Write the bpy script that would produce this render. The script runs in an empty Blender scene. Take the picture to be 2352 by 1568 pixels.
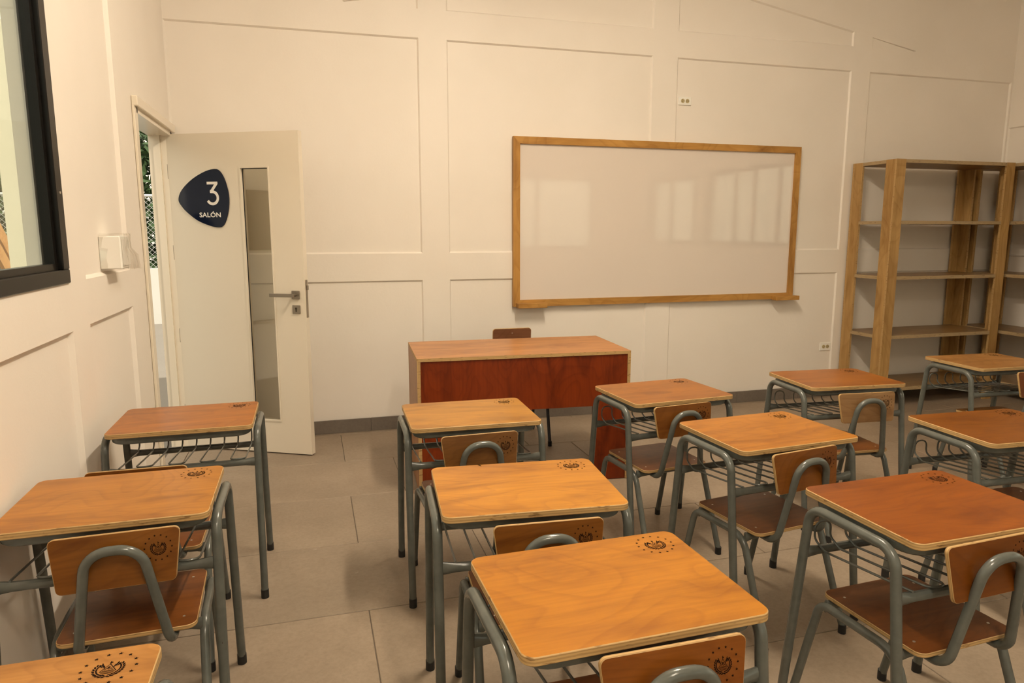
import bpy, math, random
from mathutils import Vector, Matrix
random.seed(7)
D = bpy.data
SC = bpy.context.scene
COL = SC.collection
R = math.radians

# ------------------------------------------------------------------ camera
cam_d = D.cameras.new('camera'); cam = D.objects.new('camera', cam_d); COL.objects.link(cam)
YAW, PITCH, ROLL = R(16.056), R(8.912), R(0.04)
fw = Vector((math.sin(YAW)*math.cos(PITCH), math.cos(YAW)*math.cos(PITCH), -math.sin(PITCH)))
rt = Vector((math.cos(YAW), -math.sin(YAW), 0)); up = rt.cross(fw)
cam.matrix_world = Matrix(((rt.x, up.x, -fw.x, 0.805), (rt.y, up.y, -fw.y, -4.964), (rt.z, up.z, -fw.z, 1.4105), (0, 0, 0, 1)))
cam_d.sensor_width = 36; cam_d.lens = 1607.8*36/2352; cam_d.clip_start = 0.05; cam_d.clip_end = 200
SC.camera = cam

# ------------------------------------------------------------------ world, sun, exposure
W = D.worlds.new('world'); SC.world = W; W.use_nodes = True
nt = W.node_tree; nt.nodes.clear()
o = nt.nodes.new('ShaderNodeOutputWorld'); b = nt.nodes.new('ShaderNodeBackground'); s = nt.nodes.new('ShaderNodeTexSky')
s.sky_type = 'NISHITA'; s.sun_disc = False; s.sun_elevation = R(58); s.sun_rotation = R(80); s.air_density = 1.6; s.dust_density = 3.0
b.inputs['Strength'].default_value = 0.52
hz = nt.nodes.new('ShaderNodeMix'); hz.data_type = 'RGBA'; hz.inputs[0].default_value = .85; hz.inputs[7].default_value = (3.0, 2.65, 2.0, 1)   # hazy white sky
nt.links.new(s.outputs[0], hz.inputs[6]); nt.links.new(hz.outputs[2], b.inputs[0]); nt.links.new(b.outputs[0], o.inputs[0])
sun_d = D.lights.new('sun', 'SUN'); sun_d.energy = 5.0; sun_d.angle = R(0.6); sun_d.color = (1, .95, .86)
sun = D.objects.new('sun', sun_d); COL.objects.link(sun)
sun.rotation_euler = Vector((-0.35, 0.45, -0.85)).to_track_quat('-Z', 'Y').to_euler()
vs = SC.view_settings
SC.display_settings.display_device = 'sRGB'
vs.view_transform = 'Standard'; vs.look = 'None'; vs.gamma = 1; vs.use_curve_mapping = False
vs.exposure = 0.0
LAMP = 178.0                                    # emission strength of the ceiling battens

# ------------------------------------------------------------------ material helpers
def newmat(name):
    m = D.materials.new(name); m.use_nodes = True
    n = m.node_tree; bs = n.nodes['Principled BSDF']
    return m, n, bs
def N(n, t, **kw):
    x = n.nodes.new(t)
    for k, v in kw.items(): setattr(x, k, v)
    return x
def ramp(n, stops, fac):
    r = N(n, 'ShaderNodeValToRGB'); e = r.color_ramp.elements
    while len(e) < len(stops): e.new(.5)
    for el, (p, c) in zip(e, stops): el.position = p; el.color = (*c, 1) if len(c) == 3 else c
    n.links.new(fac, r.inputs[0]); return r.outputs[0]
def mixc(n, mode, fac, a, b):
    m = N(n, 'ShaderNodeMix', data_type='RGBA', blend_type=mode)
    for sock, v in ((m.inputs[0], fac), (m.inputs[6], a), (m.inputs[7], b)):
        if hasattr(v, 'is_output'): n.links.new(v, sock)
        elif isinstance(v, (int, float)): sock.default_value = v
        else: sock.default_value = (*v, 1)
    return m.outputs[2]
def coords(n, scale, rnd=True):
    tc = N(n, 'ShaderNodeTexCoord'); mp = N(n, 'ShaderNodeMapping'); mp.inputs['Scale'].default_value = scale
    if rnd:
        oi = N(n, 'ShaderNodeObjectInfo'); ad = N(n, 'ShaderNodeVectorMath', operation='MULTIPLY_ADD')
        ad.inputs[1].default_value = (7.3, 5.1, 3.7)
        n.links.new(oi.outputs['Random'], ad.inputs[0]); n.links.new(tc.outputs['Object'], ad.inputs[2])
        n.links.new(ad.outputs[0], mp.inputs[0])
    else: n.links.new(tc.outputs['Object'], mp.inputs[0])
    return mp.outputs[0]
def noise(n, vec, scale, detail=4, rough=.55, dist=0.0):
    t = N(n, 'ShaderNodeTexNoise'); t.inputs['Scale'].default_value = scale; t.inputs['Detail'].default_value = detail
    t.inputs['Roughness'].default_value = rough; t.inputs['Distortion'].default_value = dist
    n.links.new(vec, t.inputs['Vector']); return t.outputs[0]
def bump(n, bs, h, strength, dist=.01):
    b = N(n, 'ShaderNodeBump'); b.inputs['Strength'].default_value = strength; b.inputs['Distance'].default_value = dist
    n.links.new(h, b.inputs['Height']); n.links.new(b.outputs[0], bs.inputs['Normal'])

def plain(name, col, rough=.5, metal=0, spec=.5):
    m, n, bs = newmat(name)
    bs.inputs['Base Color'].default_value = (*col, 1); bs.inputs['Roughness'].default_value = rough
    bs.inputs['Metallic'].default_value = metal; bs.inputs['Specular IOR Level'].default_value = spec
    return m
def plaster(name, col, rough=.6, bumpy=.12):
    m, n, bs = newmat(name)
    v = coords(n, (1, 1, 1), False)
    big = noise(n, v, 1.3, 3); fine = noise(n, v, 38, 4, .6)
    c = mixc(n, 'MULTIPLY', 1.0, col, ramp(n, [(.3, (.95, .945, .93)), (.7, (1, 1, 1))], big))
    n.links.new(c, bs.inputs['Base Color']); bs.inputs['Roughness'].default_value = rough
    bump(n, bs, fine, bumpy, .006); return m
def wood(name, axis='X', tint=True, base=(1, 1, 1), rough=.36, contrast=.55, scale=1.0, coat=0.0):
    """varnished veneer: grain runs along local axis; colour = object colour x grain"""
    m, n, bs = newmat(name)
    sc = {'X': (1.1, 4.6, 4.6), 'Y': (4.6, 1.1, 4.6), 'Z': (4.6, 4.6, 1.1)}[axis]
    v = coords(n, tuple(k*scale for k in sc))
    g = noise(n, v, 1.7, 5, .58, 1.3)
    sc2 = {'X': (3, 90, 90), 'Y': (90, 3, 90), 'Z': (90, 90, 3)}[axis]
    v2 = coords(n, tuple(k*scale for k in sc2)); p = noise(n, v2, 1.0, 3, .6)
    lo = 1-contrast
    a = ramp(n, [(.28, (lo, lo*.86, lo*.72)), (.5, (.92, .90, .86)), (.72, (1.08, 1.08, 1.08))], g)
    bb = ramp(n, [(.25, (.84, .80, .76)), (.6, (1, 1, 1))], p)
    c = mixc(n, 'MULTIPLY', 1.0, a, bb)
    v3 = coords(n, tuple(k*scale for k in {'X': (1.6, 3.4, 3.4), 'Y': (3.4, 1.6, 3.4), 'Z': (3.4, 3.4, 1.6)}[axis])); low = noise(n, v3, .9, 2, .45, .6)
    mm = N(n, 'ShaderNodeMath', operation='MULTIPLY'); mm.inputs[1].default_value = 17; n.links.new(low, mm.inputs[0])
    fr = N(n, 'ShaderNodeMath', operation='FRACT'); n.links.new(mm.outputs[0], fr.inputs[0])
    c = mixc(n, 'MULTIPLY', .55*contrast+.15, c, ramp(n, [(0, (1, 1, 1)), (.55, (.98, .96, .93)), (.9, (.66, .55, .42)), (1, (1, 1, 1))], fr.outputs[0]))
    if tint:
        oi = N(n, 'ShaderNodeObjectInfo'); c = mixc(n, 'MULTIPLY', 1.0, c, oi.outputs['Color'])
    else: c = mixc(n, 'MULTIPLY', 1.0, c, base)
    n.links.new(c, bs.inputs['Base Color']); bs.inputs['Roughness'].default_value = rough
    bs.inputs['Coat Weight'].default_value = coat; bs.inputs['Specular IOR Level'].default_value = .28; bs.inputs['Coat Roughness'].default_value = .18
    bump(n, bs, p, .05, .001); return m
def plyedge(name, axis='Z', pitch=.0036, light=(.52, .335, .135), dark=(.26, .14, .05)):
    m, n, bs = newmat(name)
    tc = N(n, 'ShaderNodeTexCoord'); sx = N(n, 'ShaderNodeSeparateXYZ'); n.links.new(tc.outputs['Object'], sx.inputs[0])
    nz = noise(n, coords(n, (14, 14, 14)), 2.0, 3)
    ad = N(n, 'ShaderNodeMath', operation='MULTIPLY_ADD'); ad.inputs[1].default_value = .0016
    n.links.new(nz, ad.inputs[0]); n.links.new(sx.outputs['XYZ'.index(axis)], ad.inputs[2])
    dv = N(n, 'ShaderNodeMath', operation='DIVIDE'); dv.inputs[1].default_value = pitch*2; n.links.new(ad.outputs[0], dv.inputs[0])
    fr = N(n, 'ShaderNodeMath', operation='FRACT'); n.links.new(dv.outputs[0], fr.inputs[0])
    mid = tuple((a+b)/2 for a, b in zip(light, dark))
    c = ramp(n, [(0, light), (.42, light), (.5, mid), (.9, mid), (1, light)], fr.outputs[0])
    sp = noise(n, coords(n, (30, 30, 160)), 1.0, 2)
    c = mixc(n, 'MULTIPLY', 1.0, c, ramp(n, [(.30, (.45, .38, .3)), (.40, (1, 1, 1))], sp))
    n.links.new(c, bs.inputs['Base Color']); bs.inputs['Roughness'].default_value = .6
    return m
def glass(name, tint=(.93, .97, .95), refl=.10, fres=.7):
    m = D.materials.new(name); m.use_nodes = True; n = m.node_tree; n.nodes.clear()
    o = N(n, 'ShaderNodeOutputMaterial'); t = N(n, 'ShaderNodeBsdfTransparent'); t.inputs[0].default_value = (*tint, 1)
    g = N(n, 'ShaderNodeBsdfGlossy'); g.inputs['Roughness'].default_value = .0
    f = N(n, 'ShaderNodeLayerWeight'); f.inputs[0].default_value = .25
    k = N(n, 'ShaderNodeMath', operation='MULTIPLY_ADD'); k.inputs[1].default_value = fres; k.inputs[2].default_value = refl
    n.links.new(f.outputs['Fresnel'], k.inputs[0])
    mx = N(n, 'ShaderNodeMixShader'); n.links.new(k.outputs[0], mx.inputs[0]); n.links.new(t.outputs[0], mx.inputs[1]); n.links.new(g.outputs[0], mx.inputs[2])
    n.links.new(mx.outputs[0], o.inputs[0]); return m
def emit(name, col, s):
    m, n, bs = newmat(name); bs.inputs['Emission Color'].default_value = (*col, 1); bs.inputs['Emission Strength'].default_value = s
    bs.inputs['Base Color'].default_value = (.8, .8, .8, 1); return m

M = {}
M['wall'] = plaster('cream_wall_paint', (.87, .81, .735), .5)
M['ceil'] = plaster('ceiling_paint', (.80, .75, .67), .7)
M['outwall'] = plaster('exterior_paint', (.66, .60, .45), .7)
M['outwhite'] = plaster('exterior_white_paint', (.62, .60, .54), .7)
M['door'] = plain('door_lacquer', (.80, .72, .59), .14)
M['blackalu'] = plain('black_aluminium', (.006, .005, .004), .32, 0, .2)
M['rubber'] = plain('black_rubber', (.012, .011, .010), .6)
M['steel'] = plain('brushed_steel', (.33, .29, .24), .38, .9)
M['screw'] = plain('zinc', (.7, .66, .58), .35, .8)
M['sign'] = plain('navy_acrylic', (.005, .009, .026), .05)
M['letter'] = plain('white_lettering', (.86, .80, .72), .5)
M['ink'] = plain('burnt_brown_print', (.010, .004, .002), .8, 0, .1)
M['plastic'] = plain('white_plastic', (.90, .88, .82), .3)
M['ivory'] = plain('ivory_plastic', (.50, .41, .22), .4)
M['slot'] = plain('dark_slot', (.05, .035, .015), .6)
M['board'] = plain('whiteboard_film', (.74, .66, .585), .05, 0, .9)
M['top'] = wood('desktop_veneer', 'X', contrast=.40, coat=.10, rough=.33)
M['ply'] = plyedge('plywood_edge')
M['ply_y'] = plyedge('plywood_edge_y', 'Y')
M['ply_x'] = plyedge('plywood_edge_x', 'X')
M['tdesk'] = wood('teacher_veneer', 'X', False, (.50, .22, .065), .30, .38)
M['tfront'] = wood('teacher_front_veneer', 'Z', False, (.20, .030, .003), .4, .5)
M['tside'] = wood('teacher_side_veneer', 'Z', False, (.36, .17, .07), .4, .3)
M['pine_x'] = wood('pine_x', 'X', False, (.52, .28, .075), .42, .42, .8)
M['pine_z'] = wood('pine_z', 'Z', False, (.52, .28, .075), .42, .42, .8)
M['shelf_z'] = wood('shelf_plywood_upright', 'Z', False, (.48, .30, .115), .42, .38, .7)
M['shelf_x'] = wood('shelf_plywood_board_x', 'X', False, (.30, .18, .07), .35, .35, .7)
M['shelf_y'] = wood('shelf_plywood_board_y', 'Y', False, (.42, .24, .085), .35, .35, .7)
M['teach_seat'] = wood('teacher_chair_veneer', 'X', False, (.20, .085, .042), .4, .3)
M['shelfedge_z'] = plyedge('shelf_edge_z', 'Z', .004, (.42, .31, .17), (.28, .18, .085))
M['glass'] = glass('window_glass', (.95, .985, .955), .02, .22)
M['doorglass'] = glass('door_glass', (.80, .77, .68), .16)
M['lamp'] = emit('lamp_diffuser', (1.0, .86, .67), LAMP)
M['fill_lamp'] = emit('rear_fill_diffuser', (1.0, .86, .67), LAMP*.68)  # unseen rear fill, stands in for flash bounced behind the camera
M['housing'] = plain('lamp_housing', (.8, .78, .72), .5)
M['galv'] = plain('galvanised_wire', (.55, .56, .54), .5, .3)
M['leafmat'] = plain('dark_leaves', (.035, .07, .018), .7)
M['concrete'] = plaster('outdoor_concrete', (.20, .175, .14), .85, .3)
M['roofsheet'] = plain('grey_roof_sheet', (.45, .45, .44), .6)
M['outwood'] = wood('outdoor_timber', 'Z', False, (.46, .24, .09), .6, .3)
M['teal'] = plain('teal_paint', (.10, .42, .42), .6)

def metal_paint():
    m, n, bs = newmat('grey_enamel')
    v = coords(n, (1, 1, 1)); a = noise(n, v, 22, 3)
    c = ramp(n, [(.3, (.088, .094, .084)), (.7, (.115, .121, .107))], a)
    chip = noise(n, v, 55, 2, .4)
    c = mixc(n, 'MIX', ramp(n, [(.79, (0, 0, 0)), (.81, (1, 1, 1))], chip), c, (.05, .04, .035))
    n.links.new(c, bs.inputs['Base Color']); bs.inputs['Roughness'].default_value = .22
    bump(n, bs, noise(n, v, 60, 2), .03, .002); return m
M['grey'] = metal_paint()
def tile_mat(name, c0, c1, rough):
    m, n, bs = newmat(name)
    v = coords(n, (1, 1, 1)); a = noise(n, v, 3.2, 6, .62); f = noise(n, v, 60, 4, .7)
    c = ramp(n, [(.3, c0), (.7, c1)], a)
    c = mixc(n, 'MULTIPLY', 1.0, c, ramp(n, [(.3, (.84, .83, .82)), (.6, (1, 1, 1))], f))
    spk = noise(n, v, 26, 2, .5)
    c = mixc(n, 'MIX', ramp(n, [(.74, (0, 0, 0)), (.80, (.35, .35, .35))], spk), c, (.52, .45, .36))
    oi = N(n, 'ShaderNodeObjectInfo')
    c = mixc(n, 'MULTIPLY', 1.0, c, ramp(n, [(0, (.93, .93, .93)), (1, (1.04, 1.03, 1.02))], oi.outputs['Random']))
    n.links.new(c, bs.inputs['Base Color']); bs.inputs['Roughness'].default_value = rough
    bump(n, bs, f, .05, .002); return m
M['tile'] = tile_mat('floor_porcelain', (.26, .20, .142), (.335, .262, .19), .5)
M['skirt'] = tile_mat('skirting_porcelain', (.15, .125, .10), (.19, .16, .13), .5)
M['grout'] = plain('grout', (.12, .095, .07), .9)
def film():
    m = D.materials.new('clear_film'); m.use_nodes = True; n = m.node_tree; n.nodes.clear()
    o = N(n, 'ShaderNodeOutputMaterial'); t = N(n, 'ShaderNodeBsdfTransparent'); t.inputs[0].default_value = (.97, .96, .94, 1)
    g = N(n, 'ShaderNodeBsdfGlossy'); g.inputs['Roughness'].default_value = .12
    mx = N(n, 'ShaderNodeMixShader'); mx.inputs[0].default_value = .22
    n.links.new(t.outputs[0], mx.inputs[1]); n.links.new(g.outputs[0], mx.inputs[2]); n.links.new(mx.outputs[0], o.inputs[0]); return m
M['film'] = film()

# ------------------------------------------------------------------ mesh helpers
class MB:
    def __init__(s): s.v = []; s.f = []; s.mi = []
    def add(s, vs, fs, mi=0):
        k = len(s.v); s.v += [tuple(p) for p in vs]; s.f += [tuple(i+k for i in f) for f in fs]
        s.mi += (mi if isinstance(mi, list) else [mi]*len(fs)); return s
    def box(s, lo, hi, mi=0, ch=0.0, sidemi=None):
        """axis box; ch chamfers the edges"""
        (x0, y0, z0), (x1, y1, z1) = lo, hi
        if ch <= 0:
            v = [(x, y, z) for x in (x0, x1) for y in (y0, y1) for z in (z0, z1)]
            f = [(0, 1, 3, 2), (4, 6, 7, 5), (0, 4, 5, 1), (2, 3, 7, 6), (0, 2, 6, 4), (1, 5, 7, 3)]
            mm = mi if sidemi is None else [sidemi.get(k, mi) for k in ('-x', '+x', '-y', '+y', '-z', '+z')]
            return s.add(v, f, mm)
        c = ch; V = []; F = []; MI = []
        def q(a): V.extend(a); k = len(V); F.append(tuple(range(k-len(a), k)))
        X, Y, Z = (x0, x1), (y0, y1), (z0, z1); sg = (1, -1)
        def P(i, j, k, ax):   # corner i,j,k on the face of axis ax
            p = [X[i], Y[j], Z[k]]
            for a, ii in enumerate((i, j, k)):
                if a != ax: p[a] += sg[ii]*c
            return tuple(p)
        idx = {}
        def vid(i, j, k, ax):
            key = (i, j, k, ax)
            if key not in idx: idx[key] = len(V); V.append(P(*key))
            return idx[key]
        names = (('-x', '+x'), ('-y', '+y'), ('-z', '+z'))
        for ax in range(3):
            for side in (0, 1):
                loop = [(0, 0), (1, 0), (1, 1), (0, 1)]
                ids = []
                for a, b in loop:
                    t = [a, b]; t.insert(ax, side); ids.append(vid(*t, ax))
                flip = (side == 1) == (ax == 1)
                F.append(tuple(ids[::-1]) if not (flip ^ (ax != 1) ^ (ax == 1)) else tuple(ids)); MI.append(mi if sidemi is None else sidemi.get(names[ax][side], mi))
        for ax in range(3):
            b_, c_ = [a for a in range(3) if a != ax]
            for sb in (0, 1):
                for sc in (0, 1):
                    t0 = [0, 0, 0]; t1 = [0, 0, 0]; t1[ax] = 1
                    for t in (t0, t1): t[b_] = sb; t[c_] = sc
                    F.append((vid(*t0, b_), vid(*t1, b_), vid(*t1, c_), vid(*t0, c_))); MI.append(mi)
        for i in (0, 1):
            for j in (0, 1):
                for k in (0, 1):
                    F.append((vid(i, j, k, 0), vid(i, j, k, 1), vid(i, j, k, 2))); MI.append(mi)
        return s.add(V, F, MI)
    def tube(s, pts, r, n=10, closed=False, caps=True, ell=None, mi=0):
        """swept circle; ell: list of (a,b) radii per point (a horizontal-ish, b along up)"""
        P = [Vector(p) for p in pts]; m = len(P); rings = []
        T = []
        for i in range(m):
            a = P[i-1] if (i > 0 or closed) else P[i]; b = P[(i+1) % m] if (i < m-1 or closed) else P[i]
            T.append((b-a).normalized())
        ref = Vector((0, 0, 1))
        if abs(T[0].dot(ref)) > .9: ref = Vector((1, 0, 0)) if abs(T[0].x) < .9 else Vector((0, 1, 0))
        u = (ref-T[0]*ref.dot(T[0])).normalized()
        V = []
        for i in range(m):
            u = (u-T[i]*u.dot(T[i])).normalized(); w = T[i].cross(u)
            ra, rb = (r, r) if ell is None else ell[i]
            for k in range(n):
                a = 2*math.pi*k/n; V.append(P[i]+w*(math.cos(a)*ra)+u*(math.sin(a)*rb))
        F = []
        for i in range(m if closed else m-1):
            for k in range(n):
                a, b = i*n+k, i*n+(k+1) % n; c, d = ((i+1) % m)*n+(k+1) % n, ((i+1) % m)*n+k
                F.append((a, b, c, d))
        if caps and not closed: F += [tuple(range(n))[::-1], tuple(range((m-1)*n, m*n))]
        return s.add(V, F, mi)
    def plate(s, outline, th, ch=.0015, z0=0.0, mi=0, mside=1):
        """polygon outline (ccw) extruded in z with chamfered rims"""
        n = len(outline); O = [Vector((p[0], p[1], 0)) for p in outline]
        nrm = []
        for i in range(n):
            t = (O[(i+1) % n]-O[i-1]).normalized(); nrm.append(Vector((t.y, -t.x, 0)))
        V = []
        for z, k in ((z0, -ch), (z0+ch, 0), (z0+th-ch, 0), (z0+th, -ch)):
            V += [O[i]+nrm[i]*k+Vector((0, 0, z)) for i in range(n)]
        F = [tuple(range(n))[::-1]]; MI = [mi]
        for l in range(3):
            for i in range(n):
                j = (i+1) % n; F.append((l*n+i, l*n+j, (l+1)*n+j, (l+1)*n+i)); MI.append(mside)
        F.append(tuple(range(3*n, 4*n))); MI.append(mi)
        return s.add(V, F, MI)
    def mesh(s, name, mats, smooth=True, ang=35):
        me = D.meshes.new(name); me.from_pydata(s.v, [], s.f); me.update()
        for m in (mats if isinstance(mats, (list, tuple)) else [mats]): me.materials.append(M[m] if isinstance(m, str) else m)
        me.polygons.foreach_set('material_index', s.mi)
        import bmesh
        bm = bmesh.new(); bm.from_mesh(me); bmesh.ops.recalc_face_normals(bm, faces=bm.faces); bm.to_mesh(me); bm.free()
        if smooth:
            me.shade_smooth(); me.set_sharp_from_angle(angle=R(ang))
        return me
    def build(s, name, mats, parent=None, **kw):
        return obj(name, s.mesh(name, mats, **kw), parent)
def obj(name, me, parent=None):
    o = D.objects.new(name, me); COL.objects.link(o)
    if parent is not None: o.parent = parent
    return o
def empty(name, loc=(0, 0, 0), rz=0):
    o = D.objects.new(name, None); COL.objects.link(o); o.location = loc; o.rotation_euler = (0, 0, rz); o.empty_display_size = .1
    return o
def tag(o, label=None, cat=None, group=None, kind=None):
    if label: o['label'] = label
    if cat: o['category'] = cat
    if group: o['group'] = group
    if kind: o['kind'] = kind
    return o
def rrect(w, h, r, seg=5, wt=None):
    """rounded (trapezoid when wt) outline, ccw, centred; w bottom width, wt top width"""
    wt = wt or w; C = [(-w/2, -h/2), (w/2, -h/2), (wt/2, h/2), (-wt/2, h/2)]
    return fillet2(C, r, seg)
def fillet2(C, r, seg=5):
    out = []; n = len(C)
    for i in range(n):
        p = Vector(C[i]); a = (Vector(C[i-1])-p).normalized(); b = (Vector(C[(i+1) % n])-p).normalized()
        ri = r[i] if isinstance(r, (list, tuple)) else r
        ang = a.angle(b); t = ri/math.tan(ang/2); c = p+(a+b).normalized()*(ri/math.sin(ang/2))
        s0 = p+a*t-c; s1 = p+b*t-c; a0 = math.atan2(s0.y, s0.x); da = math.atan2(s1.y, s1.x)-a0
        while da > math.pi: da -= 2*math.pi
        while da < -math.pi: da += 2*math.pi
        for k in range(seg+1):
            q = a0+da*k/seg; out.append((c.x+ri*math.cos(q), c.y+ri*math.sin(q)))
    return out
def fillet3(P, rad, seg=5):
    """polyline in 3D with rounded interior corners"""
    P = [Vector(p) for p in P]; out = [P[0]]
    for i in range(1, len(P)-1):
        p = P[i]; a = (P[i-1]-p); b = (P[i+1]-p); la, lb = a.length, b.length; a.normalize(); b.normalize()
        ang = a.angle(b); r = rad[i-1] if isinstance(rad, (list, tuple)) else rad
        if ang > math.pi-.02: out.append(p); continue
        t = min(r/math.tan(ang/2), la*.49, lb*.49); r = t*math.tan(ang/2)
        c = p+(a+b).normalized()*(r/math.sin(ang/2)); s0 = (p+a*t-c); s1 = (p+b*t-c); tot = s0.angle(s1)
        ax = s0.cross(s1).normalized()
        for k in range(seg+1):
            out.append(c+Matrix.Rotation(tot*k/seg, 3, ax) @ s0)
    out.append(P[-1]); return out

# ------------------------------------------------------------------ walls
def wall(name, us, rows, cell, place, thick, rec=.012, ch=.010, mat='wall'):
    """front surface over a grid. us: u breakpoints; rows: functions u->z; cell(i,j): 'flat','panel' or 'hole'
    place(u, depth, z) -> xyz; depth>0 goes into the wall"""
    mb = MB(); nu, nz = len(us), len(rows)
    g = lambda i, j: (us[i], rows[j](us[i]))
    kinds = {}
    for i in range(nu-1):
        for j in range(nz-1):
            c4 = [g(i, j), g(i+1, j), g(i+1, j+1), g(i, j+1)]; k = cell(i, j); kinds[i, j] = k
            if k == 'flat':
                mb.add([place(u, 0, z) for u, z in c4], [(0, 1, 2, 3)])
            elif k == 'panel':
                s = ((1, 1), (-1, 1), (-1, -1), (1, -1)); V = [place(u, 0, z) for u, z in c4]
                hh = min(c4[3][1]-c4[0][1], c4[2][1]-c4[1][1]); cz = min(ch, hh*.4)
                V += [place(u+a*.004, rec*.35, z+b*min(.004, cz*.4)) for (u, z), (a, b) in zip(c4, s)]
                V += [place(u+a*ch, rec, z+b*cz) for (u, z), (a, b) in zip(c4, s)]
                F = []
                for l in (0, 4):
                    for q in range(4): F.append((l+q, l+(q+1) % 4, l+4+(q+1) % 4, l+4+q))
                F.append((8, 9, 10, 11)); mb.add(V, F)
            elif k == 'recess':
                ins = [0 if cell(i+a, j+b_) == 'recess' and 0 <= j+b_ < nz-1 else ch for a, b_ in ((0, -1), (1, 0), (0, 1), (-1, 0))]   # bottom, right, top, left
                (u0, z0), (u1, z1) = c4[0], c4[2]
                q4 = [(u0+ins[3], z0+ins[0]), (u1-ins[1], z0+ins[0]), (u1-ins[1], z1-ins[2]), (u0+ins[3], z1-ins[2])]
                V = [place(u, 0, z) for u, z in c4]+[place(u, rec, z) for u, z in q4]; F = [(4, 5, 6, 7)]
                for e in range(4):
                    if ins[e]: F.append((e, (e+1) % 4, 4+(e+1) % 4, 4+e))
                mb.add(V, F)
            if k != 'hole': mb.add([place(u, thick, z) for u, z in c4], [(0, 3, 2, 1)])
    for i in range(nu-1):                       # reveals of the holes
        for j in range(nz-1):
            if kinds[i, j] != 'hole': continue
            c4 = [g(i, j), g(i+1, j), g(i+1, j+1), g(i, j+1)]
            for e, (di, dj) in enumerate(((0, -1), (1, 0), (0, 1), (-1, 0))):
                if kinds.get((i+di, j+dj)) == 'hole': continue
                a, b = c4[e], c4[(e+1) % 4]
                mb.add([place(a[0], 0, a[1]), place(b[0], 0, b[1]), place(b[0], thick, b[1]), place(a[0], thick, a[1])], [(0, 1, 2, 3)])
    o = mb.build(name, mat, ang=40)
    return tag(o, kind='structure')
RX = 6.82; YR = -7.6; RIDGE = 3.41; EAVE = 3.42; SL = .171
ztop = lambda x: EAVE+SL*min(x, RX-x)
zbeam = lambda x: max(2.8895, 2.896+SL*(min(x, RX-x)-1.083))
c_ = lambda z: (lambda u: z)
us = [0, 1.083, 1.576, 1.768, 3.326, RIDGE, 3.53, 5.107, 5.29, 5.737, RX]
rows = [c_(0), c_(.06), c_(1.071), c_(1.26), c_(2.703), c_(2.889), zbeam, ztop]
def back_cell(i, j):
    bays = {(0, 1): 'a', (3,): 'b', (6,): 'c', (8, 9): 'd'}
    if i in (2, 4, 5, 7): return 'flat'
    if j in (1, 3): return 'panelrow'
    if j == 5 and i in (1, 3, 6, 8): return 'panel'
    return 'flat'
# bays a and d span two grid columns for the lower rows: build the wall in two storeys
def bk_low(i, j): return 'panel' if (i in (0, 2, 5, 7) and j in (1, 3)) else 'flat'
wb = wall('wall_back', [0, 1.576, 1.768, 3.326, RIDGE, 3.53, 5.107, 5.29, 6.80, RX], rows[:6],
          lambda i, j: 'panel' if (i in (0, 2, 5, 7) and j in (1, 3)) else 'flat', lambda u, d, z: (u, d, z), .18)
wu = wall('wall_back_gable', us, rows[5:], lambda i, j: 'panel' if (j == 0 and i in (1, 3, 6, 8)) else 'flat', lambda u, d, z: (u, d, z), .18)

# left wall: u = y from back to front; opening of the door and window
WY0, WY1, WZ0, WZ1 = -4.0, -2.205, 1.235, 2.62
DY0, DY1, DZ = -.985, -.045, 2.025
ul = [YR, -6.4, -4.75, WY0, -3.05, -2.85, WY1, -2.005, -1.327, DY0, DY1, 0]
rl = [c_(0), c_(.06), c_(1.066), c_(WZ0), c_(DZ), c_(WZ1), c_(EAVE)]
def lcell(i, j):
    if i == 9 and j <= 3: return 'hole'
    if 3 <= i <= 5 and j in (3, 4): return 'hole'
    if i == 1 and j in (3, 4): return 'hole'
    if i == 7 and j in (3, 4, 5): return 'recess'
    if j == 1 and i in (0, 1, 2, 3, 5, 7): return 'panel'
    return 'flat'
wl = wall('wall_left', ul, rl, lcell, lambda u, d, z: (-d, u, z), .12, .018, .012)
# right wall with windows
ur = [YR, -6.9, -5.3, -4.95, -2.65, -2.2, -1.2, 0]
rr = [c_(0), c_(1.2), c_(2.32), c_(2.608), c_(EAVE)]
wr = wall('wall_right', ur, rr, lambda i, j: 'hole' if (i in (1, 3) and j == 1) else ('panel' if j in (0, 1) and i in (5, 6) else 'flat'), lambda u, d, z: (RX+d, u, z), .16)
wf = wall('wall_front', [0, .8, 3.0, 3.8, 6.0, RX], [c_(0), c_(1.1), c_(2.4), lambda x: ztop(x)], lambda i, j: 'hole' if (i in (1, 3) and j == 1) else 'flat', lambda u, d, z: (u, YR-d, z), .16)

# roof / ceiling with unseen eaves, sized to keep sun out of the windows
mb = MB(); y0, y1 = YR-1.5, .5
for sgn in (0, 1):
    ov = .16 if sgn == 0 else .9; xe = -ov if sgn == 0 else RX+ov
    ze = EAVE-ov*SL; zr = EAVE+SL*RIDGE
    V = [(xe, y0, ze), (RIDGE, y0, zr), (RIDGE, y1, zr), (xe, y1, ze)]
    V += [(a, b_, c+.12) for a, b_, c in V]
    mb.add(V, [(0, 1, 2, 3), (4, 7, 6, 5), (0, 4, 5, 1), (2, 6, 7, 3), (3, 7, 4, 0)])
tag(mb.build('ceiling', 'ceil'), kind='structure')

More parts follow.
